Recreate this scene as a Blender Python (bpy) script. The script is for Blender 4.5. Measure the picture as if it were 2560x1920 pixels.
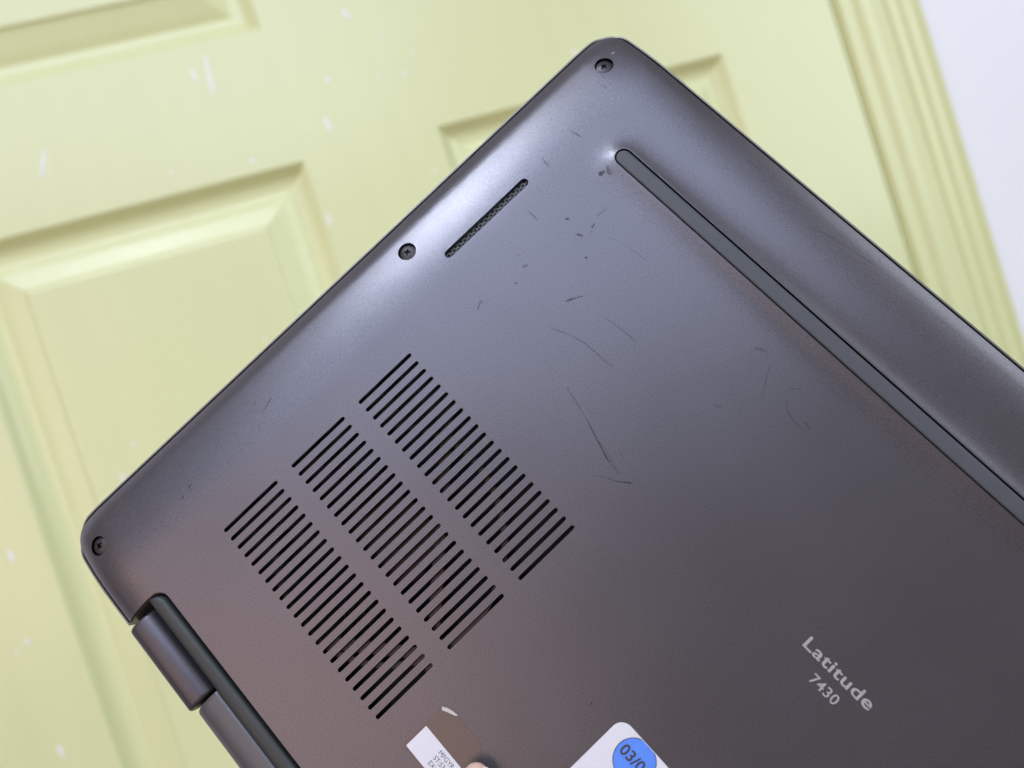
import bpy, bmesh, math, random
from mathutils import Vector, Matrix
from mathutils.geometry import delaunay_2d_cdt
for o in list(bpy.data.objects): bpy.data.objects.remove(o)
S = bpy.context.scene
COL = S.collection
MM = 0.001
PI = math.pi

# ------------------------------------------------------------------ measured poses (door and laptop seen from the camera, mm)
F_PX, IW, IH = 1900.0, 2560.0, 1920.0
RL = Matrix(((0.6824992, 0.7204828, -0.1228794), (0.6983063, -0.6924308, -0.1814054), (-0.2157850, 0.0380016, -0.9757011)))
TL = Vector((-123.31293, 41.41386, 205.29136))
RD = Matrix(((0.9335632, -0.3084592, 0.1825175), (-0.3072774, -0.9509596, -0.0354450), (0.1845001, -0.0229933, -0.9825635)))
TD = Vector((-117.50066, -201.46739, 635.22304))
Z0 = 1576.0                                   # height of the top of the middle panels above the floor, mm
D2W = Matrix(((1, 0, 0), (0, 0, -1), (0, 1, 0)))      # door axes (right, up, outwards) to world axes
def door_to_world(p): return (D2W @ Vector(p) + Vector((0, 0, Z0))) * MM
RDT = RD.transposed()
LAP_O = RDT @ (TL - TD)                       # laptop origin in door space
LAP_R = D2W @ (RDT @ RL)                      # laptop axes in world space
LAP_M = Matrix.Translation(door_to_world(LAP_O)) @ LAP_R.to_4x4()
CAM_P = RDT @ (-TD)

# ------------------------------------------------------------------ camera
cam = bpy.data.cameras.new('camera')
cam.sensor_width = 36.0
cam.lens = 36.0 * F_PX / IW
cam.clip_start = 0.01
cam.clip_end = 50
cam.dof.use_dof = True
cam.dof.focus_distance = 0.192
cam.dof.aperture_fstop = 9.5
co = bpy.data.objects.new('camera', cam)
COL.objects.link(co)
cr = D2W @ Vector(RD[0]); cu = D2W @ -Vector(RD[1]); cb = D2W @ -Vector(RD[2])
cm = Matrix((cr, cu, cb)).transposed().to_4x4()
co.matrix_world = Matrix.Translation(door_to_world(CAM_P)) @ cm
S.camera = co

# ------------------------------------------------------------------ light: indoors, so room lamps and a grey ambient, no sky
W = bpy.data.worlds.new('World'); S.world = W; W.use_nodes = True
bg = W.node_tree.nodes['Background']
bg.inputs[0].default_value = (0.66, 0.53, 0.42, 1); bg.inputs[1].default_value = 0.33
def area(name, d, dist, size, power, col, sy=None, aim=(-40, -200, 430)):
    """a lamp in direction d (door axes: right, up, towards the viewer) from the laptop"""
    l = bpy.data.lights.new(name, 'AREA'); l.energy = power; l.color = col
    l.shape = 'RECTANGLE'; l.size = size; l.size_y = sy or size
    o = bpy.data.objects.new(name, l); COL.objects.link(o)
    d = Vector(d).normalized()
    p = door_to_world(Vector(aim) + d * dist)
    o.location = p
    o.rotation_euler = (door_to_world(aim) - p).to_track_quat('-Z', 'Y').to_euler()
    return o
area('window_lamp', (-0.20, 0.68, 0.70), 3200, 3.3, 85.0, (0.62, 0.74, 1.0), 2.2)
area('ceiling_lamp', (-0.30, 0.85, 0.43), 1500, 0.22, 0.52, (0.80, 0.89, 1.0), 0.18).data.spread = math.radians(42)
area('warm_room_lamp', (-0.70, 0.08, 0.70), 3200, 2.5, 29.0, (1.0, 0.70, 0.61), 1.7)
area('side_window_lamp', (0.80, 0.30, 0.52), 2600, 1.3, 22.5, (0.80, 0.91, 1.0), 1.5)

S.render.engine = 'CYCLES'
S.view_settings.view_transform = 'Standard'
S.view_settings.look = 'None'
S.view_settings.gamma = 1
S.view_settings.use_curve_mapping = False
S.view_settings.exposure = 0.06

# ------------------------------------------------------------------ materials
def mat(name, col, rough=0.5, metal=0.0, spec=0.5, coat=0.0):
    m = bpy.data.materials.new(name); m.use_nodes = True
    b = m.node_tree.nodes['Principled BSDF']
    b.inputs['Base Color'].default_value = (*col, 1)
    b.inputs['Roughness'].default_value = rough
    b.inputs['Metallic'].default_value = metal
    b.inputs['Specular IOR Level'].default_value = spec
    b.inputs['Coat Weight'].default_value = coat
    return m
def nd(m, t, **kw):
    n = m.node_tree.nodes.new(t)
    for k, v in kw.items(): setattr(n, k, v)
    return n
def lk(m, a, b): m.node_tree.links.new(a, b)
def bsdf(m): return m.node_tree.nodes['Principled BSDF']
def grain(m, scale, strength, dist, stretch=(1, 1, 1), detail=2.0, colvar=0.0, roughvar=0.0, col_scale=None):
    """object-space noise: fine relief, a little colour and gloss variation"""
    tc = nd(m, 'ShaderNodeTexCoord'); mp = nd(m, 'ShaderNodeMapping')
    mp.inputs['Scale'].default_value = stretch
    lk(m, tc.outputs['Object'], mp.inputs[0])
    n = nd(m, 'ShaderNodeTexNoise'); n.inputs['Scale'].default_value = scale; n.inputs['Detail'].default_value = detail
    lk(m, mp.outputs[0], n.inputs['Vector'])
    bp = nd(m, 'ShaderNodeBump'); bp.inputs['Strength'].default_value = strength; bp.inputs['Distance'].default_value = dist
    lk(m, n.outputs[0], bp.inputs['Height']); lk(m, bp.outputs[0], bsdf(m).inputs['Normal'])
    if colvar or roughvar:
        n2 = nd(m, 'ShaderNodeTexNoise'); n2.inputs['Scale'].default_value = col_scale or scale * .1; n2.inputs['Detail'].default_value = 5
        lk(m, mp.outputs[0], n2.inputs['Vector'])
        if colvar:
            c = tuple(bsdf(m).inputs['Base Color'].default_value)[:3]
            r = nd(m, 'ShaderNodeMix', data_type='RGBA')
            r.inputs[6].default_value = (*[x * (1 - colvar) for x in c], 1); r.inputs[7].default_value = (*[x * (1 + colvar) for x in c], 1)
            lk(m, n2.outputs[0], r.inputs[0]); lk(m, r.outputs[2], bsdf(m).inputs['Base Color'])
        if roughvar:
            r0 = bsdf(m).inputs['Roughness'].default_value
            mr = nd(m, 'ShaderNodeMapRange'); mr.inputs['To Min'].default_value = r0 - roughvar; mr.inputs['To Max'].default_value = r0 + roughvar
            lk(m, n2.outputs[0], mr.inputs[0]); lk(m, mr.outputs[0], bsdf(m).inputs['Roughness'])
    return n
M = {}
M['cover'] = mat('graphite_paint', (0.110, 0.104, 0.118), 0.31, 0.62, 0.5)
grain(M['cover'], 3600, 0.65, 0.00005, detail=2.0, colvar=0.09, roughvar=0.025, col_scale=38)
def flakes(m, scale, amt):
    """fine metallic flake: multiplies the colour with a small-grained noise"""
    c = bsdf(m).inputs['Base Color'].links[0].from_socket
    tc = nd(m, 'ShaderNodeTexCoord'); n = nd(m, 'ShaderNodeTexNoise'); n.inputs['Scale'].default_value = scale; n.inputs['Detail'].default_value = 1.0
    lk(m, tc.outputs['Object'], n.inputs['Vector'])
    mr = nd(m, 'ShaderNodeMapRange'); mr.inputs['From Min'].default_value = 0.3; mr.inputs['From Max'].default_value = 0.7
    mr.inputs['To Min'].default_value = 1 - amt; mr.inputs['To Max'].default_value = 1 + amt
    lk(m, n.outputs[0], mr.inputs[0])
    v = nd(m, 'ShaderNodeVectorMath', operation='SCALE'); lk(m, c, v.inputs[0]); lk(m, mr.outputs[0], v.inputs['Scale'])
    lk(m, v.outputs[0], bsdf(m).inputs['Base Color'])
flakes(M['cover'], 3400, 0.21)
M['frame'] = mat('dark_grey_frame', (0.17, 0.17, 0.16), 0.40, 0.3)
grain(M['frame'], 3000, 0.2, 0.00003)
M['lid'] = mat('lid_paint', (0.10, 0.10, 0.108), 0.45, 0.5)
grain(M['lid'], 3000, 0.3, 0.00003)
M['rubber'] = mat('grey_rubber', (0.058, 0.063, 0.073), 0.58, 0.0, 0.5)
grain(M['rubber'], 4000, 0.25, 0.00003, colvar=0.12, col_scale=200)
M['rear_rubber'] = mat('dark_rubber', (0.030, 0.033, 0.033), 0.48, 0.0, 0.45)
grain(M['rear_rubber'], 4000, 0.25, 0.00003, colvar=0.12, col_scale=200)
M['hinge'] = mat('hinge_metal', (0.080, 0.074, 0.086), 0.42, 0.7)
grain(M['hinge'], 2500, 0.35, 0.00003, colvar=0.12)
M['black'] = mat('black_interior', (0.012, 0.011, 0.011), 0.6)
grain(M['black'], 900, 0.3, 0.0001, colvar=0.5, col_scale=300)
M['fan'] = mat('fan_plastic', (0.075, 0.062, 0.056), 0.45)
grain(M['fan'], 900, 0.2, 0.0001, colvar=0.3)
M['screw'] = mat('black_screw', (0.055, 0.051, 0.055), 0.42, 0.6)
grain(M['screw'], 3500, 0.25, 0.00003, colvar=0.2)
M['grille'] = mat('speaker_mesh_metal', (0.065, 0.065, 0.065), 0.4, 0.6)
grain(M['grille'], 4000, 0.2, 0.00003)
M['print'] = mat('silver_print', (0.34, 0.315, 0.315), 0.5)
grain(M['print'], 2600, 0.3, 0.00003, colvar=0.10, col_scale=900)
M['paper'] = mat('white_label_paper', (0.64, 0.64, 0.68), 0.42)
grain(M['paper'], 700, 0.15, 0.00004, colvar=0.03)
M['film'] = mat('brown_label_film', (0.112, 0.092, 0.087), 0.33, 0.5)
grain(M['film'], 300, 0.25, 0.0002, colvar=0.08)
M['torn'] = mat('torn_label_paper', (0.50, 0.47, 0.47), 0.6)
grain(M['torn'], 1500, 0.5, 0.0001, colvar=0.2)
M['ink'] = mat('black_ink', (0.04, 0.035, 0.045), 0.5)
grain(M['ink'], 2000, 0.1, 0.00002, colvar=0.3)
M['blue'] = mat('blue_sticker', (0.085, 0.235, 0.76), 0.45)
grain(M['blue'], 900, 0.3, 0.00005, colvar=0.14, col_scale=500)
M['skin'] = mat('skin', (0.66, 0.43, 0.34), 0.45)
bsdf(M['skin']).inputs['Subsurface Weight'].default_value = 0.15
bsdf(M['skin']).inputs['Subsurface Radius'].default_value = (0.004, 0.002, 0.001)
grain(M['skin'], 700, 0.3, 0.0002, colvar=0.08, col_scale=120)
M['nail'] = mat('fingernail', (0.72, 0.58, 0.52), 0.28)
grain(M['nail'], 500, 0.1, 0.0001, colvar=0.06)
M['door'] = mat('pale_green_door_paint', (0.79, 0.83, 0.46), 0.23)
grain(M['door'], 60, 0.24, 0.0012, stretch=(7.0, 1.0, 0.45), detail=4, colvar=0.035, roughvar=0.05, col_scale=5)
M['casing'] = mat('pale_green_trim_paint', (0.79, 0.83, 0.45), 0.28)
grain(M['casing'], 45, 0.10, 0.0008, stretch=(2, 2, 0.4), detail=3, colvar=0.03, roughvar=0.05, col_scale=6)
M['wall'] = mat('white_wall_paint', (0.95, 0.95, 0.985), 0.7)
grain(M['wall'], 260, 0.12, 0.001, detail=3, colvar=0.012, col_scale=3)
M['glint'] = mat('white_drip_glint', (0.97, 0.97, 0.95), 0.2)  # white colour stands in for gloss highlights on drips in the door paint
grain(M['glint'], 400, 0.1, 0.0002)
def scratch_mat(name, col, a, rough=0.6):
    m = mat(name, col, rough)
    tc = nd(m, 'ShaderNodeTexCoord'); n = nd(m, 'ShaderNodeTexNoise')
    n.inputs['Scale'].default_value = 2600; n.inputs['Detail'].default_value = 2
    lk(m, tc.outputs['Object'], n.inputs['Vector'])
    mr = nd(m, 'ShaderNodeMapRange'); mr.inputs['From Min'].default_value = 0.35; mr.inputs['From Max'].default_value = 0.62
    mr.inputs['To Min'].default_value = a * 0.35; mr.inputs['To Max'].default_value = a
    lk(m, n.outputs[0], mr.inputs[0]); lk(m, mr.outputs[0], bsdf(m).inputs['Alpha'])
    return m
M['scr3'] = scratch_mat('deep_scratch', (0.026, 0.024, 0.024), 0.85)
M['scr2'] = scratch_mat('medium_scratch', (0.030, 0.029, 0.030), 0.52)
M['scr1'] = scratch_mat('faint_scratch', (0.035, 0.034, 0.036), 0.34)
M['scrw'] = scratch_mat('bright_nick', (0.80, 0.80, 0.84), 1.0, 0.3)

# ------------------------------------------------------------------ helpers
def link(name, me, m, parent=None, smooth=False):
    o = bpy.data.objects.new(name, me); COL.objects.link(o)
    if m is not None: me.materials.append(m)
    if parent is not None: o.parent = parent
    if smooth:
        for p in me.polygons: p.use_smooth = True
    return o
def from_data(name, vs, fs, m, parent=None, smooth=False, scale=MM):
    me = bpy.data.meshes.new(name)
    me.from_pydata([(x * scale, y * scale, z * scale) for x, y, z in vs], [], fs)
    me.validate(); me.update()
    return link(name, me, m, parent, smooth)
def from_bm(name, bm, m, parent=None, smooth=False):
    me = bpy.data.meshes.new(name); bmesh.ops.recalc_face_normals(bm, faces=bm.faces); bm.to_mesh(me); bm.free()
    return link(name, me, m, parent, smooth)
def thing(name, label, cat, matrix=None):
    o = bpy.data.objects.new(name, None); COL.objects.link(o); o.empty_display_size = .05
    if matrix is not None: o.matrix_world = matrix
    o['label'] = label; o['category'] = cat
    return o
def struct(o): o['kind'] = 'structure'; return o
def arc(cx, cy, r, a0, a1, n): return [(cx + r * math.cos(a0 + (a1 - a0) * i / n), cy + r * math.sin(a0 + (a1 - a0) * i / n)) for i in range(n + 1)]
def stadium_v(u, v0, v1, r, n=8):            # slot along v, round ends, counter-clockwise
    return arc(u, v1 - r, r, 0, PI, n) + arc(u, v0 + r, r, PI, 2 * PI, n)
def stadium_u(u0, u1, v, r, n=12):
    return arc(u0 + r, v, r, PI / 2, 1.5 * PI, n) + arc(u1 - r, v, r, -PI / 2, PI / 2, n)
def circle(u, v, r, n=40): return [(u + r * math.cos(2 * PI * i / n), v + r * math.sin(2 * PI * i / n)) for i in range(n)]
def offset(poly, d):                          # grow (+) or shrink (-) a counter-clockwise polygon
    out = []; n = len(poly)
    for i in range(n):
        p0, p1, p2 = Vector(poly[i - 1]), Vector(poly[i]), Vector(poly[(i + 1) % n])
        a = (p1 - p0); b = (p2 - p1)
        if a.length < 1e-9: a = b
        if b.length < 1e-9: b = a
        a.normalize(); b.normalize()
        na = Vector((a.y, -a.x)); nb = Vector((b.y, -b.x))
        k = na + nb
        k = k / max(0.35, k.length_squared / 2) if k.length > 1e-6 else na
        out.append(tuple(p1 + k * d))
    return out
def resample(poly, step):
    out = []
    for i in range(len(poly)):
        a = Vector(poly[i]); b = Vector(poly[(i + 1) % len(poly)])
        k = max(1, int((b - a).length / step))
        for j in range(k): out.append(tuple(a.lerp(b, j / k)))
    return out
def inside(poly, x, y):
    c = False; j = len(poly) - 1
    for i in range(len(poly)):
        xi, yi = poly[i]; xj, yj = poly[j]
        if (yi > y) != (yj > y) and x < (xj - xi) * (y - yi) / (yj - yi) + xi: c = not c
        j = i
    return c
def bbox(p, m=0.0):
    xs = [q[0] for q in p]; ys = [q[1] for q in p]
    return min(xs) - m, max(xs) + m, min(ys) - m, max(ys) + m

# ================================================================== the wall, the door and its frame (setting)
def px(x, y, z): return (x * MM, -z * MM, (y + Z0) * MM)      # door millimetres to world
MUL, PW, STILE = 114.3, 275.87, 121.17
DX = MUL / 2 + PW + STILE                        # half width of the door
ZB, ZT = -Z0, 2032 - Z0                          # door foot and head
GAP = 3.0

# white wall with the doorway cut out
def wall():
    bm = bmesh.new()
    ox, top = DX + GAP + 18, ZT + GAP + 18
    xs = [-1500, -ox, ox, 2200]; ys = [ZB, top, 2600 - Z0]
    for z in (-2.0, -102.0):
        g = [[bm.verts.new(px(x, y, z)) for x in xs] for y in ys]
        for j in range(2):
            for i in range(3):
                if j == 0 and i == 1: continue
                bm.faces.new((g[j][i], g[j][i + 1], g[j + 1][i + 1], g[j + 1][i]))
    bmesh.ops.remove_doubles(bm, verts=bm.verts, dist=1e-6)
    return struct(from_bm('wall', bm, M['wall']))
wall()

# door frame: casing swept round the opening, jamb behind it
frame = thing('door_frame', 'pale green moulded door casing between the green door and the white wall', 'door frame')
prof = [(0, -12), (0, 4), (1.5, 5.6), (12.5, 6.4), (14, 8.2), (16, 10.4), (19, 11.4), (27, 11.2), (31, 11.8), (39, 13.0), (40.2, 15.0), (42.2, 15.8), (44, 14.8), (45, 13.0),
        (53, 13.6), (54.2, 15.8), (56.2, 16.8), (58.2, 16.6), (60, 15.4), (66, 16.0), (67.5, 18.2), (70, 19.6), (72.5, 19.0), (74, 16.0), (74.4, -2)]
def sweep(prof, o0):
    vs, fs = [], []
    n = len(prof)
    for k in range(4):
        for o, z in prof:
            x = DX + GAP + o0 + o; y = ZT + GAP + o0 + o
            vs.append(px(*((x, ZB) if k == 0 else (x, y) if k == 1 else (-x, y) if k == 2 else (-x, ZB)), z))
    for k in range(3):
        for i in range(n - 1):
            fs.append((k * n + i, k * n + i + 1, (k + 1) * n + i + 1, (k + 1) * n + i))
    return vs, fs
vs, fs = sweep(prof, 1.6)
o = from_data('casing', vs, fs, M['casing'], frame, scale=1)
bm = bmesh.new(); bm.from_mesh(o.data); bmesh.ops.recalc_face_normals(bm, faces=bm.faces); bm.to_mesh(o.data); bm.free()
vs, fs = sweep([(0, -100), (0, -0.8), (1.0, 0.0), (17.5, 0.0), (17.5, -100)], 0.0)
from_data('jamb', vs, fs, M['casing'], frame, scale=1)

# the door: one moulded face with six openings, six raised panels set into them
door = thing('panel_door', 'pale green six-panel door with raised moulded panels, next to the white wall', 'door')
xs = [(-MUL / 2 - PW, -MUL / 2), (MUL / 2, MUL / 2 + PW)]
R_FRIEZE = 111.7
ys = [(R_FRIEZE, ZT - 114), (-800, 0), (ZB + 230, -1000)]        # openings: top, middle, bottom row
bm = bmesh.new()
gx = [-DX, xs[0][0], xs[0][1], xs[1][0], xs[1][1], DX]
gy = [ZB + 8, ys[2][0], ys[2][1], ys[1][0], ys[1][1], ys[0][0], ys[0][1], ZT]
g = [[bm.verts.new(px(x, y, 0)) for x in gx] for y in gy]
for j in range(7):
    for i in range(5):
        if i in (1, 3) and j in (1, 3, 5): continue
        bm.faces.new((g[j][i], g[j][i + 1], g[j + 1][i + 1], g[j + 1][i]))
# edges and back
b = [bm.verts.new(px(x, y, -40)) for x, y in ((-DX, gy[0]), (DX, gy[0]), (DX, gy[-1]), (-DX, gy[-1]))]
bm.faces.new(b[::-1])
loops = [([g[0][i] for i in range(6)], b[0], b[1]), ([g[j][5] for j in range(8)], b[1], b[2]),
         ([g[7][i] for i in range(5, -1, -1)], b[2], b[3]), ([g[j][0] for j in range(7, -1, -1)], b[3], b[0])]
for l, p, q in loops: bm.faces.new([p] + [q] + l[::-1])
from_bm('door_face', bm, M['door'], door)
# moulding from the opening inwards: (inset, depth)
PROF = [(0, 0), (0.8, -0.5), (2.0, -1.6), (4.0, -4.2), (7.0, -7.4), (11.0, -9.2), (15.0, -9.9), (18.5, -10.0), (20.3, -9.6), (22.0, -8.6), (30, -6.2), (41, -3.1), (43, -2.4),
        (44.0, -1.0), (45.2, -0.4), (47, -0.3)]
def panel(x0, x1, y0, y1):
    vs, fs = [], []
    for d, z in PROF:
        vs += [px(x0 + d, y0 + d, z), px(x1 - d, y0 + d, z), px(x1 - d, y1 - d, z), px(x0 + d, y1 - d, z)]
    for k in range(len(PROF) - 1):
        for i in range(4):
            a = k * 4 + i; b = k * 4 + (i + 1) % 4
            fs.append((a, b, b + 4, a + 4))
    n = len(vs); fs.append((n - 4, n - 3, n - 2, n - 1))
    o = from_data('raised_panel', vs, fs, M['door'], door, scale=1)
    # smooth the curved moulding but keep the mitres crisp
    for i, p in enumerate(o.data.polygons): p.use_smooth = i < 4 * (len(PROF) - 1)
    me = o.data
    for e in me.edges:
        a, b = e.vertices
        if a // 4 != b // 4: e.use_edge_sharp = True
    return o
for y0, y1 in ys:
    for x0, x1 in xs: panel(x0, x1, y0, y1)

# pixel -> door face (each mark is placed on the face it sits on)
def pix_door(x, y, z=0.0):
    d = RDT @ Vector(((x - IW / 2) / F_PX, (y - IH / 2) / F_PX, 1)); s = (z - CAM_P.z) / d.z
    return CAM_P + d * s
GLINTS = [(510, 135, 535, 240, 9), (478, 172, 492, 205, 9), (111, 375, 105, 450, 8), (857, 22, 875, 50, 11), (815, 190, 822, 208, 9), (811, 292, 828, 330, 10),
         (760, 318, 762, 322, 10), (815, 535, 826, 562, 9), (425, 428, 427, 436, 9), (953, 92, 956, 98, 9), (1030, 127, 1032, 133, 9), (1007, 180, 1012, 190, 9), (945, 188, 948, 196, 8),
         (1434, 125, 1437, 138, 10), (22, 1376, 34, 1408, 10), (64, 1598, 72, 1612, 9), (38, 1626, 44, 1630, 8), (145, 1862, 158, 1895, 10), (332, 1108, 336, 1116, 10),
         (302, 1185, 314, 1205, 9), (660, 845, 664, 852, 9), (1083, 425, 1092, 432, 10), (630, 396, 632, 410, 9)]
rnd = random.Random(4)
for x0, y0, x1, y1, w in GLINTS:
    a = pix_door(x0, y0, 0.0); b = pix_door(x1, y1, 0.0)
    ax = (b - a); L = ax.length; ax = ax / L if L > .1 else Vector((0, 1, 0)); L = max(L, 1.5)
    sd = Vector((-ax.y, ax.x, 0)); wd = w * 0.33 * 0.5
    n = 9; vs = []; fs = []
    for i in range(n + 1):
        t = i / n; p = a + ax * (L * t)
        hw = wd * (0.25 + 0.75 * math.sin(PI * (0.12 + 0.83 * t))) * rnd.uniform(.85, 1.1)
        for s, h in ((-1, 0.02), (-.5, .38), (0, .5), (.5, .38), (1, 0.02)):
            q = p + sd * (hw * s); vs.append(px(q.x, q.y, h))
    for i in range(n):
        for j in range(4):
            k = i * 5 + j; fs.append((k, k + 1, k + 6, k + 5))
    from_data('drip_glint', vs, fs, M['glint'], door, smooth=True, scale=1)  # raised white sliver, a specular glint put in as colour

# ================================================================== the laptop, bottom side up
lap = thing('laptop', 'dark graphite laptop held up to show its scratched underside with vents, feet and stickers', 'laptop', LAP_M)
LU, LV = 321.35, 208.7
WL, DL = 23.0, 3.5
WF, DF = 15.0, 2.1
WH, DH = 13.0, 3.0
FV, FU0 = 181.23, 33.5                       # front foot centre line
FR, GR = 2.06, 2.46                          # foot and groove half width
def h(u, v):
    """height of the cover (mm) over its flat middle"""
    uu = min(u, LU - u)
    a = max(0.0, 1 - uu / WL); b = max(0.0, 1 - (LV - v) / WF); c = max(0.0, 1 - v / WH)
    e2 = a * a * DL + b * b * DF + c * c * DH
    e2 += 1.1 * max(0.0, 1 - uu / 5.5) ** 2 + 0.4 * max(0.0, 1 - (LV - v) / 4.0) ** 2 + 0.9 * max(0.0, 1 - v / 4.5) ** 2
    z = -e2
    # raised rib that carries the front foot
    du = max(0.0, FU0 - uu); r = math.hypot(du, v - FV)
    r0 = 11.0
    if r < r0:
        t = (r0 - max(r, GR)) / (r0 - GR); z += 1.08 * t * t * (0.55 + 0.45 * t)
    return z
def hn(u, v):
    e = 0.15
    return Vector((-(h(u + e, v) - h(u - e, v)) / (2 * e), -(h(u, v + e) - h(u, v - e)) / (2 * e), 1)).normalized()
CAM_L = -(RL.transposed() @ TL)
def pix_lap(x, y):
    """photo pixel -> point of the laptop cover"""
    d = RL.transposed() @ Vector(((x - IW / 2) / F_PX, (y - IH / 2) / F_PX, 1))
    w = 0.0
    for _ in range(6):
        s = (w - CAM_L.z) / d.z; p = CAM_L + d * s; w = h(p.x, p.y)
    return p.x, p.y

def sheet(outer, holes, grid, hf, name, m, parent, lip=0.10, depth=1.2, skirt=0.6, normals=None, hole_depth=None):
    """a thin plate with holes: heightfield surface, chamfered hole rims with walls, skirt round the outline"""
    pts = []; edges = []
    def loop(poly):
        b = len(pts)
        for p in poly: pts.append(Vector(p))
        k = len(poly)
        for i in range(k): edges.append((b + i, b + (i + 1) % k))
    loop(outer)
    for q in holes: loop(q)
    boxes = [(bbox(q, .32), offset(q, .32), q) for q in holes]
    oin = offset(outer, -.35); ob = bbox(oin)
    cell = {}
    for i, (bb, a, q) in enumerate(boxes):
        for cx in range(int(bb[0] // 5), int(bb[1] // 5) + 1):
            for cy in range(int(bb[2] // 5), int(bb[3] // 5) + 1): cell.setdefault((cx, cy), []).append(i)
    for x, y in grid:
        if not (ob[0] < x < ob[1] and ob[2] < y < ob[3]): continue
        bad = False
        for i in cell.get((int(x // 5), int(y // 5)), ()):
            bb, a, q = boxes[i]
            if bb[0] < x < bb[1] and bb[2] < y < bb[3] and inside(a, x, y): bad = True; break
        if bad or not inside(oin, x, y): continue
        pts.append(Vector((x, y)))
    v, e, f = delaunay_2d_cdt(pts, edges, [], 0, 1e-6)[:3]
    fs = []
    for t in f:
        cx = sum(v[i].x for i in t) / len(t); cy = sum(v[i].y for i in t) / len(t)
        if not inside(outer, cx, cy): continue
        bad = False
        for i in cell.get((int(cx // 5), int(cy // 5)), ()):
            bb, a, q = boxes[i]
            if bb[0] < cx < bb[1] and bb[2] < cy < bb[3] and inside(q, cx, cy): bad = True; break
        if not bad: fs.append(tuple(t))
    vs = [(p.x, p.y, hf(p.x, p.y)) for p in v]
    nrm = [normals(p.x, p.y) if normals else Vector((0, 0, 1)) for p in v]
    def ringwall(rings, ns):
        b0 = len(vs); k = len(rings[0])
        for r, nn in zip(rings, ns):
            vs.extend(r); nrm.extend(nn)
        for j in range(len(rings) - 1):
            for i in range(k):
                a = b0 + j * k + i; b = b0 + j * k + (i + 1) % k
                fs.append((a, a + k, b + k, b))
    def nv(poly, sgn, z):
        out = []
        o2 = offset(poly, .1)
        for p, q in zip(poly, o2):
            d = (Vector(q) - Vector(p)); d = d.normalized() if d.length > 1e-9 else Vector((1, 0))
            out.append(Vector((d.x * sgn, d.y * sgn, z)).normalized())
        return out
    for qi, q in enumerate(holes):
        dd = hole_depth[qi] if hole_depth else depth
        zs = [hf(*p) for p in q]; q2 = offset(q, -lip)
        r0 = [(p[0], p[1], z) for p, z in zip(q, zs)]
        r1 = [(p[0], p[1], z - lip) for p, z in zip(q2, zs)]
        r2 = [(p[0], p[1], z - dd) for p, z in zip(q2, zs)]
        ringwall([r0, r1], [nv(q, -1, 1.0)] * 2)
        ringwall([r1, r2], [nv(q, -1, 0.0)] * 2)
    if skirt:
        zs = [hf(*p) for p in outer]
        r0 = [(p[0], p[1], z) for p, z in zip(outer, zs)]
        q2 = offset(outer, .12)
        r1 = [(p[0], p[1], z - .12) for p, z in zip(q2, zs)]
        r2 = [(p[0], p[1], z - skirt) for p, z in zip(q2, zs)]
        nn = [(a * 0.4 + normals(*p) * 0.8).normalized() if normals else a for a, p in zip(nv(outer, 1, .7), outer)]
        ringwall([r2, r1, r0], [nv(outer, 1, 0.0), nv(outer, 1, .5), nn])
    me = bpy.data.meshes.new(name)
    me.from_pydata([(x * MM, y * MM, z * MM) for x, y, z in vs], [], fs)
    for p in me.polygons: p.use_smooth = True
    me.normals_split_custom_set_from_vertices([tuple(n) for n in nrm])
    me.update()
    return link(name, me, m, parent)

# outline of the cover: notched for the hinges, stepped round the rear foot
NU = 31.3
def cover_outline(n1=0.0):
    p = arc(8.0, 8.0, 8.0, PI, 1.5 * PI, 26)                                  # hinge-side corner
    p += [(NU - .5, 0.0), (NU, .5), (NU - .1, 8.9), (NU, 10.6)]
    p += arc(NU + 3.1, 10.7, 3.1, PI, PI / 2, 8)[1:]                          # round the end of the rear foot
    q = [(LU - u, v) for u, v in p[::-1]]                                     # mirrored far side
    p += q
    p += arc(LU - 7.2, LV - 7.2, 7.2, 0, PI / 2, 26) + arc(7.2, LV - 7.2, 7.2, PI / 2, PI, 26)
    return p
outer = cover_outline()
# vent slots: three rows of twenty-two
SU0, SP, SV0, SLEN, SROW, SR = 31.93, 2.9496, 103.35, 18.53, 24.305, 0.53
holes = []; hdep = []
for k in range(3):
    for i in range(22):
        holes.append(stadium_v(SU0 + i * SP, SV0 - k * SROW - SLEN - SR * .4, SV0 - k * SROW + SR * .4, SR, 6)); hdep.append(1.1)
SPK = (18.65, 128.5, 159.2, 1.20)
holes.append(stadium_v(*SPK, 10)); hdep.append(1.3)
SCREWS = [(9.16, 197.9), (9.22, 122.1), (9.5, 6.7)]
SCR_R = 2.62
for u, v in SCREWS: holes.append(circle(u, v, SCR_R, 36)); hdep.append(2.4)
holes.append(resample(stadium_u(FU0 - GR, LU - FU0 + GR, FV, GR, 14), 2.0)); hdep.append(1.6)
grid = []
v = 0.5
while v < LV:
    u = 0.5
    while u < LU:
        grid.append((u + rnd.uniform(-.05, .05), v + rnd.uniform(-.05, .05)))
        u += 1.0 if u < 210 else 3.0
    v += 1.0
sheet(resample(offset(outer, -.45), 1.2), holes, grid, h, 'bottom_cover', M['cover'], lap, lip=.15, skirt=.55, normals=hn, hole_depth=hdep)

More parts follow.
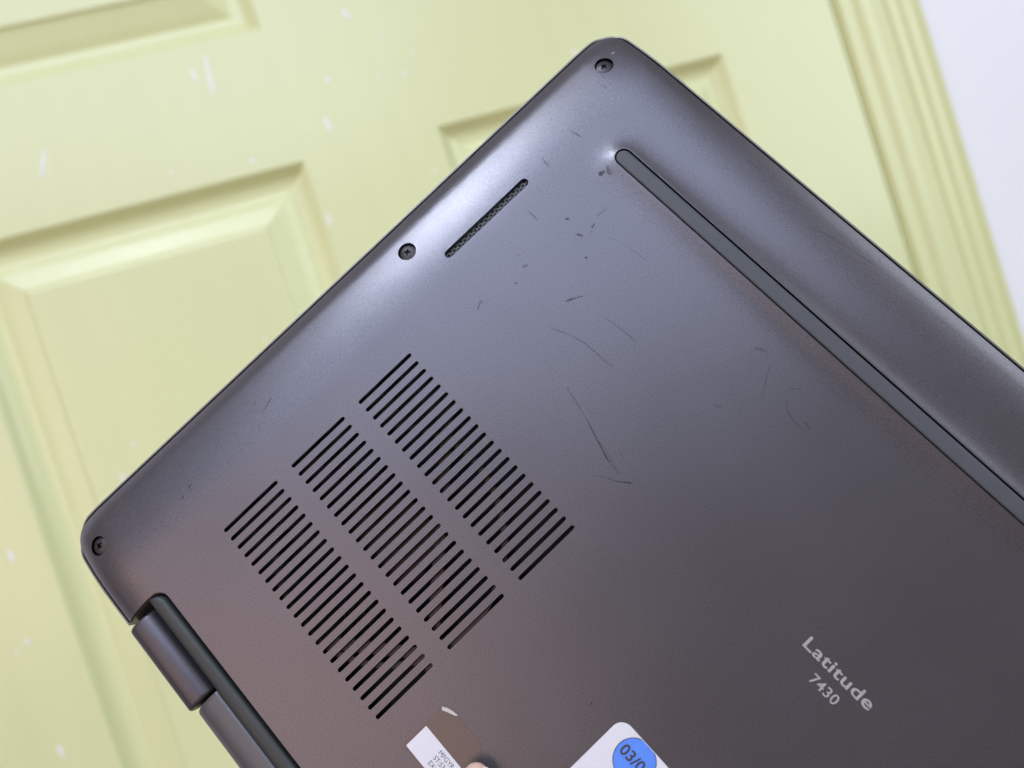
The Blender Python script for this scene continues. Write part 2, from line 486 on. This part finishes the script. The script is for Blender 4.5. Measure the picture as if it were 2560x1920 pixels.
# base frame under the cover: rim line all round and the dark floor of the case
def slab(name, poly, z0, z1, m, parent, bev=.25, closed=True):
    vs, fs = [], []
    k = len(poly)
    rings = [(offset(poly, -bev), z1), (poly, z1 - bev), (poly, z0 + bev), (offset(poly, -bev), z0)]
    for r, z in rings: vs += [(p[0], p[1], z if not callable(z) else z(*p)) for p in r]
    for j in range(3):
        for i in range(k): a = j * k + i; b = j * k + (i + 1) % k; fs.append((a, a + k, b + k, b))
    fs.append(tuple(range(k))); fs.append(tuple(range(4 * k - 1, 3 * k - 1, -1)))
    return from_data(name, vs, fs, m, parent)
_o8, _in = offset(outer, .80), offset(outer, -.22)
fo = resample([b if (NU - .4 < b[0] < LU - NU + .4 and b[1] < 16) else a for a, b in zip(_o8, _in)], 2.0)   # stays back from the hinge bay
vs, fs = [], []
k = len(fo); fi = offset(fo, -.5)
rimz = lambda p: max(h(min(max(p[0], .2), LU - .2), min(max(p[1], .2), LV - .2)), -7.5) - .45
vs += [(p[0], p[1], rimz(q)) for p, q in zip(offset(fo, -.42), fo)]
vs += [(p[0], p[1], rimz(p)) for p in fo]
vs += [(p[0], p[1], -9.6) for p in fo]
for j in range(2):
    for i in range(k): a = j * k + i; b = j * k + (i + 1) % k; fs.append((a, a + k, b + k, b))
fs.append(tuple(range(3 * k - 1, 2 * k - 1, -1)))
from_data('base_frame', vs, fs, M['frame'], lap)
slab('case_floor', offset(outer, -1.2), -7.4, -6.6, M['black'], lap, .1)
# the closed screen lid behind
lid = arc(7, 8, 7, PI, 1.5 * PI, 10) + arc(LU - 7, 8, 7, 1.5 * PI, 2 * PI, 10) + arc(LU - 7, LV - 7, 7, 0, PI / 2, 10) + arc(7, LV - 7, 7, PI / 2, PI, 10)
lid = offset(lid, .1)
slab('screen_lid', lid, -15.6, -9.9, M['lid'], lap, .8)

# cooling fan behind the vents
bm = bmesh.new()
fc = Vector((64.0, 66.0))
def ring(r0, r1, z0, z1, n=64):
    vs = [[bm.verts.new(((fc.x + r * math.cos(2 * PI * i / n)) * MM, (fc.y + r * math.sin(2 * PI * i / n)) * MM, z * MM)) for i in range(n)] for r, z in ((r0, z0), (r0, z1), (r1, z1), (r1, z0))]
    for j in range(3):
        for i in range(n): bm.faces.new((vs[j][i], vs[j][(i + 1) % n], vs[j + 1][(i + 1) % n], vs[j + 1][i]))
ring(0.01, 12, -6.5, -2.6); ring(29.5, 31, -6.5, -1.8)
for i in range(37):
    a = 2 * PI * i / 37
    prev = None
    for j in range(6):
        r = 11.5 + j * 3.3; aa = a + .055 * j
        p = [bm.verts.new(((fc.x + r * math.cos(aa)) * MM, (fc.y + r * math.sin(aa)) * MM, z * MM)) for z in (-5.8, -2.4)]
        if prev: bm.faces.new((prev[0], p[0], p[1], prev[1]))
        prev = p
from_bm('cooling_fan', bm, M['fan'], lap)
# cross bars of the fan housing seen through the slots
for i, (u0, v0, u1, v1, z) in enumerate([(46, 104, 96, 52, -1.9), (72, 38, 97, 60, -1.9)]):
    d = Vector((u1 - u0, v1 - v0)).normalized(); s = Vector((-d.y, d.x)) * 1.6
    q = [(u0 + s.x, v0 + s.y), (u0 - s.x, v0 - s.y), (u1 - s.x, v1 - s.y), (u1 + s.x, v1 + s.y)]
    slab('fan_strut', q, -3.2, z, M['fan'], lap, .2)

# speaker grille: perforated strip under the long opening
vs, fs = [], []
pr, pitch = 0.42, 1.15
uc, v0s, v1s, rs = SPK
rows = int((v1s - v0s + 2) / (pitch * .866)) + 1
def cellmesh(cu, cv):
    b = len(vs); R = pitch / math.sqrt(3)
    for i in range(12):
        a = 2 * PI * i / 12 + PI / 6
        r = R if i % 2 == 0 else R * math.cos(PI / 6)
        vs.append((cu + r * math.cos(a), cv + r * math.sin(a), -1.15))
    for i in range(12):
        a = 2 * PI * i / 12 + PI / 6
        vs.append((cu + pr * math.cos(a), cv + pr * math.sin(a), -1.15))
    for i in range(12):
        a = 2 * PI * i / 12 + PI / 6
        vs.append((cu + pr * .97 * math.cos(a), cv + pr * .97 * math.sin(a), -1.5))
    for k in (0, 12):
        for i in range(12): a = b + k + i; c = b + k + (i + 1) % 12; fs.append((a, c, c + 12, a + 12))
for r in range(rows):
    for c in range(-2, 3):
        cu = uc + c * pitch + (pitch / 2 if r % 2 else 0); cv = v0s - 1 + r * pitch * .866
        cellmesh(cu, cv)
from_data('speaker_grille', vs, fs, M['grille'], lap)

# screws: domed head with a cross recess, sunk into the cover
def screw(u, v, ang):
    z0 = h(u, v)
    R = 2.28; a_, b_ = .95, .26
    cross = [(a_, -b_), (a_, b_), (b_ * 1.25, b_ * 1.25), (b_, a_), (-b_, a_), (-b_ * 1.25, b_ * 1.25), (-a_, b_), (-a_, -b_), (-b_ * 1.25, -b_ * 1.25), (-b_, -a_), (b_, -a_), (b_ * 1.25, -b_ * 1.25)]
    g = [(x * .33, y * .33) for x in range(-8, 9) for y in range(-8, 9)]
    dome = lambda x, y: .42 - .085 * (x * x + y * y)
    dn = lambda x, y: Vector((.17 * x, .17 * y, 1)).normalized()
    o = sheet(circle(0, 0, R, 36), [cross], g, dome, 'screw', M['screw'], lap, lip=.05, depth=.75, skirt=1.2, normals=dn)
    n = hn(u, v); up = Vector((0, 0, 1))
    n = (n + up * .6).normalized()
    o.matrix_local = Matrix.Translation(Vector((u, v, z0 - .95)) * MM) @ up.rotation_difference(n).to_matrix().to_4x4() @ Matrix.Rotation(ang, 4, 'Z')
    f = slab('cross_recess', [(x * 1.2, y * 1.2) for x, y in circle(0, 0, .9, 16)], -.5, -.36, M['black'], o, .05)
    # floor of the hole
    c = slab('screw_well', circle(u, v, SCR_R - .14, 24), z0 - 2.6, z0 - 1.75, M['black'], lap, .05)
for (u, v), a in zip(SCREWS, (.12, .78, .30)): screw(u, v, a)

# front foot: long rubber strip with rounded ends
def foot_strip(name, poly, ztop, zbot, crown, m):
    vs, fs = [], []
    k = len(poly)
    lay = [(0.0, zbot), (0.0, ztop - crown), (-.10, ztop - crown * .45), (-.28, ztop - crown * .15), (-.55, ztop - .03), (-.95, ztop), (-1.5, ztop + .015)]
    for d, z in lay: vs += [(p[0], p[1], z) for p in offset(poly, d)]
    for j in range(len(lay) - 1):
        for i in range(k): a = j * k + i; b = j * k + (i + 1) % k; fs.append((a, b, b + k, a + k))
    fs.append(tuple(range((len(lay) - 1) * k, len(lay) * k)))
    return from_data(name, vs, fs, m, lap, smooth=True)
zl = h(100, FV)
ff = foot_strip('front_foot', stadium_u(FU0 - FR, LU - FU0 + FR, FV, FR, 16), zl + .10, zl - 1.6, .40, M['rubber'])
ff['label'] = 'long matte grey rubber foot strip'

# rear foot: darker domed strip along the hinges
vs, fs = [], []
prof = [(9.15, -2.2), (9.15, -.75), (9.4, -.30), (9.9, .02), (10.6, .20), (11.5, .26), (12.3, .18), (12.8, -.12), (13.1, -.6), (13.2, -1.2), (13.2, -2.6)]
U0, U1 = NU + .12, LU - NU - .12
NS = 14
stations = []
for i in range(NS + 1):                      # rounded end towards the front edge
    t = i / NS; stations.append((U0 + 3.0 * (1 - math.cos(t * PI / 2)), math.sin(t * PI / 2)))
cols = [(u, s) for u, s in stations] + [(LU / 2, 1.0)] + [(LU - u, s) for u, s in stations[::-1]]
for u, s in cols:
    for vv, z in prof:
        vmax = 10.2 + (13.2 - 10.2) * s
        t = (vv - 9.15) / (13.2 - 9.15)
        vs.append((u, 9.15 + t * (vmax - 9.15), z - (1 - s) * .5))
n = len(prof)
for i in range(len(cols) - 1):
    for j in range(n - 1): a = i * n + j; fs.append((a, a + n, a + n + 1, a + 1))
fs.append(tuple(range(n))); fs.append(tuple(range((len(cols) - 1) * n + n - 1, (len(cols) - 1) * n - 1, -1)))
rf = from_data('rear_foot', vs, fs, M['rear_rubber'], lap, smooth=True)
rf['label'] = 'domed charcoal rubber strip beside the hinge'

# hinge barrel (turns with the lid) and the spine between the hinges
def barrel(u0, u1):
    vs, fs = [], []
    cv, cw, r = 3.75, -4.6, 4.55
    n = 28
    ends = [(u0, .70), (u0 + .12, .90), (u0 + .5, .985), (u0 + 1.1, 1.0), (u1 - 1.1, 1.0), (u1 - .5, .985), (u1 - .12, .90), (u1, .70)]
    for u, s in ends:
        for i in range(n):
            a = 2 * PI * i / n
            c, q = math.cos(a), math.sin(a)
            e = 2 / 2.4
            vs.append((u, cv + r * s * math.copysign(abs(c) ** e, c), cw + (r - .1) * s * math.copysign(abs(q) ** e, q)))
    for k in range(len(ends) - 1):
        for i in range(n): a = k * n + i; b = k * n + (i + 1) % n; fs.append((a, b, b + n, a + n))
    fs.append(tuple(range(n))[::-1]); fs.append(tuple(range((len(ends) - 1) * n, len(ends) * n)))
    return from_data('hinge_barrel', vs, fs, M['hinge'], lap, smooth=True)
barrel(33.2, 60.2); barrel(LU - 60.2, LU - 33.2)
vs, fs = [], []
sp = [(9.1, -6), (9.1, -.85), (8.75, -.55), (8.2, -.50), (6.0, -.55), (4.0, -.85), (2.4, -1.5), (1.2, -2.5), (.3, -3.8), (-.35, -5.4), (-.5, -7.0), (-.3, -9.0), (1.5, -9.6)]
for u, ins in ((61.0, 1.0), (61.25, .35), (61.9, 0), (LU - 61.9, 0), (LU - 61.25, .35), (LU - 61.0, 1.0)):
    for v_, w_ in sp:
        vs.append((u, v_ + (ins * .55 if v_ < 4 else 0), w_ - ins * .35))
n = len(sp)
for k in range(5):
    for i in range(n - 1): a = k * n + i; fs.append((a, a + 1, a + n + 1, a + n))
fs.append(tuple(range(n))); fs.append(tuple(range(5 * n, 6 * n))[::-1])
so = from_data('rear_spine', vs, fs, M['lid'], lap, smooth=True)

# ------------------------------------------------------------------ lettering and stickers
def text(body, size, u, v, z, m, parent, name, bold=0.0, space=1.0, width=None, rot=0.0, sx=1.0):
    cu = bpy.data.curves.new(name, 'FONT'); cu.body = body; cu.size = size; cu.offset = bold; cu.space_character = space
    cu.extrude = 0.012; cu.resolution_u = 6
    t = bpy.data.objects.new(name, cu); COL.objects.link(t)
    bpy.context.view_layer.update()
    me = bpy.data.meshes.new_from_object(t.evaluated_get(bpy.context.evaluated_depsgraph_get()))
    bpy.data.objects.remove(t); bpy.data.curves.remove(cu)
    xs_ = [p.co.x for p in me.vertices]; x0, x1 = min(xs_), max(xs_)
    k = (width / (x1 - x0)) if width else sx
    c, s = math.cos(rot), math.sin(rot)
    for p in me.vertices:
        x = (p.co.x - x0) * k; y = p.co.y
        p.co = Vector((u + x * c - y * s, v + x * s + y * c, z + p.co.z)) * MM
    o = link(name, me, m, parent)
    return o
CAP = 0.729
text('Latitude', 3.1 / CAP, 150.1, 123.1, .02, M['print'], lap, 'lettering', bold=.055, width=19.55, space=1.05)
text('7430', 2.5 / CAP, 156.3, 118.38, .02, M['print'], lap, 'model_number', bold=.025, width=7.6, space=1.05)

def flat(name, poly, z, m, parent, th=.05):
    return slab(name, poly, z - th, z, m, parent, .015)
# service label: brown film, white strip, print; a torn corner of backing paper
film = [(102.75, 36.9), (117.9, 36.9), (117.9, 47.6), (117.2, 49.9), (115.4, 51.6), (106.9, 51.6), (105.6, 51.1), (102.85, 50.1)]
fl = flat('brown_label', film[:], .09, M['film'], lap, .07); fl['label'] = 'brown film label with a torn corner'
flat('torn_paper', [(102.8, 50.15), (103.4, 49.55), (104.6, 50.25), (106.2, 50.95), (107.0, 51.5), (106.6, 51.7), (105.2, 51.35), (104.0, 50.95)], .16, M['torn'], fl, .06)
wl = flat('white_label', [(103.45, 37.55), (150.0, 37.55), (150.0, 44.25), (103.45, 44.25)], .17, M['paper'], lap, .07); wl['label'] = 'narrow white service label with small print'
for i, s in enumerate(('MFGYR', 'ST:53', 'EX:')):
    text(s, 1.55 / CAP * .8, 110.0, 42.25 - i * 1.72, .185, M['ink'], wl, 'label_print', sx=.92)
# white asset sticker with a blue date dot
wr = arc(136.4, 58.4, 3, PI, 1.5 * PI, 8) + arc(186, 58.4, 3, 1.5 * PI, 2 * PI, 8) + arc(186, 77.95, 3, 0, PI / 2, 8) + arc(136.5, 77.85, 3.05, PI / 2, PI, 10)
ws = flat('white_sticker', wr, .10, M['paper'], lap, .08); ws['label'] = 'white rounded sticker carrying a blue dot'
def clip(poly): return [(u, min(v_, 80.78)) for u, v_ in poly]
bo = flat('dot_outline', clip(circle(142.2, 76.15, 5.12, 48)), .14, M['ink'], ws, .05)
bd = flat('blue_dot', clip(circle(142.2, 76.15, 4.92, 48)), .18, M['blue'], ws, .05)
text('03/0', 2.75 / CAP, 138.15, 75.0, .192, M['ink'], ws, 'date_print', bold=.07, rot=0.0)

# ------------------------------------------------------------------ wear: scratches, nicks and smudges, each placed on the cover
SC = []
def sc(ox, oy, s, pts, w0, w1, k):  # polyline in a magnified view: origin, scale, widths in view pixels
    SC.append(([(ox + x / s, oy + y / s) for x, y in pts], w0 / s, w1 / s, k))
A_ = (1200, 480, 5.53)
sc(*A_, [(1745, 185), (1742, 235), (1705, 262), (1660, 300), (1615, 335)], 7, 16, 2)
sc(*A_, [(1590, 435), (1565, 465), (1538, 492)], 14, 38, 3)
sc(*A_, [(1542, 540), (1540, 572)], 14, 12, 3)
sc(*A_, [(1335, 580), (1375, 595), (1422, 608)], 34, 20, 3)
sc(*A_, [(1165, 378), (1200, 368), (1235, 372)], 16, 36, 3)
sc(*A_, [(588, 1045), (620, 1025), (662, 1008)], 30, 46, 2)
sc(*A_, [(472, 1252), (500, 1260), (526, 1272)], 22, 26, 2)
sc(*A_, [(1445, 903), (1492, 916)], 30, 22, 3)
sc(*A_, [(505, 862), (530, 872), (568, 872)], 16, 8, 2)
sc(*A_, [(1178, 1518), (1240, 1492), (1340, 1458), (1440, 1435)], 30, 8, 3)
sc(*A_, [(1745, 610), (1880, 670), (2040, 760), (2212, 880), (2300, 945)], 6, 11, 1)
sc(*A_, [(680, 270), (730, 320), (795, 390)], 20, 26, 1)
B_ = (1160, 700, 4.608)
sc(*B_, [(152, 360), (172, 300), (196, 228)], 9, 12, 3)
sc(*B_, [(195, 275), (228, 240)], 14, 8, 2)
sc(*B_, [(975, 538), (1040, 565), (1100, 590), (1180, 615)], 9, 13, 2)
sc(*B_, [(1180, 615), (1250, 650), (1380, 720), (1500, 820), (1600, 910), (1715, 1008)], 11, 12, 2)
sc(*B_, [(1615, 435), (1720, 500), (1800, 560), (1830, 585), (1900, 640), (1985, 722)], 7, 12, 2)
sc(*B_, [(1185, 1245), (1212, 1262)], 22, 20, 2)
C_ = (1380, 920, 5.184)
sc(*C_, [(215, 290), (350, 500), (430, 630)], 26, 12, 1)
sc(*C_, [(425, 620), (490, 745), (560, 880), (630, 1010), (700, 1150), (770, 1260)], 10, 19, 3)
sc(*C_, [(770, 1260), (830, 1330), (890, 1392)], 14, 9, 2)
sc(*C_, [(600, 930), (660, 1010), (720, 1110), (790, 1230), (860, 1350)], 6, 10, 2)
sc(*C_, [(450, 1385), (600, 1400), (700, 1422)], 6, 12, 1)
sc(*C_, [(700, 1422), (820, 1466), (930, 1480), (1055, 1492)], 8, 17, 3)
sc(*C_, [(470, 540), (545, 600)], 10, 14, 1)
sc(*C_, [(870, 1090), (930, 1160)], 10, 12, 1)
D_ = (1760, 780, 4.74)
sc(*D_, [(820, 590), (765, 680), (735, 800), (705, 950), (655, 1050)], 10, 10, 1)
sc(*D_, [(970, 1015), (980, 1130), (1000, 1200), (1040, 1255), (1090, 1320), (1140, 1375)], 8, 11, 2)
sc(*D_, [(1180, 1293), (1220, 1340), (1253, 1405)], 8, 12, 2)
sc(*D_, [(590, 438), (660, 435), (735, 470), (742, 530)], 30, 16, 1)
sc(*D_, [(100, 1090), (150, 1112), (200, 1130)], 20, 24, 1)
sc(*D_, [(1010, 915), (1180, 900)], 14, 8, 1)
E_ = (1200, 60, 4.609)
sc(*E_, [(1345, 658), (1400, 700), (1462, 742)], 6, 12, 2)
sc(*E_, [(1385, 585), (1440, 622)], 16, 8, 1)
sc(*E_, [(998, 1203), (1080, 1252), (1172, 1306)], 4, 16, 3)
sc(*E_, [(820, 1093), (830, 1102)], 12, 11, 3)
sc(*E_, [(1104, 985), (1112, 995)], 12, 11, 2)
sc(*E_, [(713, 1543), (725, 1552)], 14, 10, 3)
sc(*E_, [(735, 1575), (770, 1620), (790, 1640)], 12, 8, 2)
sc(*E_, [(765, 1570), (790, 1600), (818, 1608)], 8, 10, 2)
G_ = (420, 900, 4.365)
sc(*G_, [(1132, 405), (1075, 500), (1018, 594)], 12, 5, 3)
sc(*G_, [(962, 446), (932, 492)], 14, 8, 2)
sc(*G_, [(1002, 700), (983, 742)], 12, 8, 2)
sc(*G_, [(254, 1355), (215, 1412)], 14, 8, 3)
sc(*G_, [(176, 1478), (143, 1522)], 8, 18, 3)
sc(850, 1245, 2.458, [(1552, 1248), (1534, 1286)], 4, 4, 3)
sc(1660, 0, 2.458, [(840, 1380), (1000, 1440), (1170, 1545), (1320, 1648)], 4, 3, 2)
sc(1660, 0, 2.458, [(500, 975), (600, 1050)], 10, 4, 1)
sc(1440, 320, 6.913, [(395, 812), (430, 790), (500, 740)], 90, 50, 3)
sc(1440, 320, 6.913, [(530, 640), (560, 730), (580, 810)], 40, 70, 2)
sc(1440, 320, 6.913, [(575, 840), (650, 745)], 16, 10, 2)
sc(850, 0, 2.458, [(1200, 1140), (1255, 1190)], 4, 5, 1)
sc(850, 0, 2.458, [(1150, 1290), (1215, 1350)], 4, 4, 1)
sc(850, 0, 2.458, [(1240, 970), (1290, 1030)], 4, 5, 2)
sc(850, 0, 2.458, [(1125, 1060), (1165, 1045)], 4, 4, 1)
sc(*E_, [(1513, 347), (1552, 320)], 10, 14, 4)
rnd = random.Random(11)
def ribbon(pts, w0, w1, k):
    q = [Vector(pix_lap(*p)) for p in pts]
    # resample smoothly
    line = []
    for i in range(len(q) - 1):
        m_ = max(2, int((q[i + 1] - q[i]).length / .35))
        for j in range(m_): line.append(q[i].lerp(q[i + 1], j / m_))
    line.append(q[-1])
    s = 0.118                                  # about 0.105 mm per photo pixel on the cover
    vs, fs = [], []
    n = len(line)
    for i, p in enumerate(line):
        t = i / (n - 1); d = (line[min(i + 1, n - 1)] - line[max(i - 1, 0)]).normalized(); sd = Vector((-d.y, d.x))
        w = (w0 + (w1 - w0) * t) * s * .5 * (0.35 + 0.65 * min(1, 6 * t, 6 * (1 - t))) * rnd.uniform(.75, 1.2)
        p = p + sd * rnd.uniform(-.02, .02)
        for sgn in (-1, 1):
            a = p + sd * (w * sgn); vs.append((a.x, a.y, h(a.x, a.y) + .012))
    for i in range(n - 1): a = 2 * i; fs.append((a, a + 2, a + 3, a + 1))
    from_data('nick' if k == 4 else 'scratch', vs, fs, M[{1: 'scr1', 2: 'scr2', 3: 'scr3', 4: 'scrw'}[k]], lap)
for a in SC: ribbon(*a)

# ================================================================== the hand that holds the laptop (only a fingertip is in the picture)
def hand():
    T = Vector((116.6, 50.4)); d = Vector((.80, -.60)).normalized(); s = Vector((-d.y, d.x))   # s: towards the index side
    def P(back, side, w): q = T + d * back + s * side; return Vector((q.x, q.y, w))
    V, E, Rr = [], [], []
    def add(p, r, parent=None):
        V.append(p * MM); Rr.append(r * MM)
        if parent is not None: E.append((parent, len(V) - 1))
        return len(V) - 1
    palm = add(P(128, 2, -6), 17)
    wrist = add(P(172, 2, -14), 22, palm)
    arm = add(P(230, 4, -20), 26, wrist); add(P(300, 6, -24), 31, arm)
    fingers = [(-1, 0, [2.1, 4.8, 6.6, 7.6, 8.6, 10.5], 0), (19, 16, [2.4, 5.4, 6.8, 7.8, 8.8, 10.5], 1), (-20, 15, [2.2, 5.2, 6.5, 7.4, 8.4, 10], 2), (-38, 33, [2.0, 4.6, 5.6, 6.4, 7.2, 9], 3)]
    for side, bk, r, i in fingers:
        k = add(P(94 + abs(side) * .25, side * .95, 6), r[5], palm)
        pip = add(P(52 + bk * .75, side * 1.0, 17), r[4], k)
        mid = add(P(36 + bk * .85, side, 15), r[3], pip)
        dip = add(P(22 + bk * .95, side, 11), r[2], mid)
        pad = add(P(8 + bk, side, 5.4), r[1], dip)
        add(P(1.6 + bk, side, 2.2), r[0], pad)
    # thumb closes on the lid side
    c = add(P(112, 30, -20), 13, palm)
    m1 = add(P(86, 36, -32), 11, c); m2 = add(P(62, 30, -28.5), 9.5, m1); m3 = add(P(45, 25, -23.8), 8.0, m2); add(P(36, 22, -21.0), 5.0, m3)
    me = bpy.data.meshes.new('hand_skeleton'); me.from_pydata(V, E, []); me.update()
    o = bpy.data.objects.new('tmp', me); COL.objects.link(o)
    sk = o.modifiers.new('skin', 'SKIN'); sk.use_smooth_shade = True
    for i, sv in enumerate(me.skin_vertices[0].data):
        sv.radius = (Rr[i], Rr[i]); sv.use_root = (i == 0)
    sub = o.modifiers.new('sub', 'SUBSURF'); sub.levels = 2; sub.render_levels = 2
    bpy.context.view_layer.update()
    ev = o.evaluated_get(bpy.context.evaluated_depsgraph_get())
    m2_ = bpy.data.meshes.new_from_object(ev)
    bpy.data.objects.remove(o)
    m2_.materials.clear()
    root = link('person_hand', m2_, M['skin'], None, True)
    root.matrix_world = LAP_M
    root['label'] = 'bare hand gripping the laptop, one fingertip pressing the corner of the brown label'
    root['category'] = 'hand'
    # fingernails
    for side, bk, r, i in fingers:
        vs, fs = [], []
        a = P(2.2 + bk, side, 2.2 + r[0] * .95); b = P(13 + bk, side, 8 + r[1] * .92)
        ax = (b - a); lat = Vector((s.x, s.y, 0)); up = ax.cross(lat); 
        if up.z < 0: up = -up
        up.normalize()
        for j in range(8):
            t = j / 7
            for kk in range(7):
                q = kk / 3 - 1
                wd = r[1] * .78 * (0.62 + .38 * math.sin(PI * min(1, .15 + t)))
                if t > .8: wd *= 1 - (t - .8) * 1.2
                vs.append(tuple(a + ax * t + lat * (wd * q) + up * (.55 + .9 * math.sin(PI * t) - q * q * r[1] * .30)))
        for j in range(7):
            for kk in range(6): m_ = j * 7 + kk; fs.append((m_, m_ + 1, m_ + 8, m_ + 7))
        from_data('fingernail', vs, fs, M['nail'], root, smooth=True)
    return root
hand()
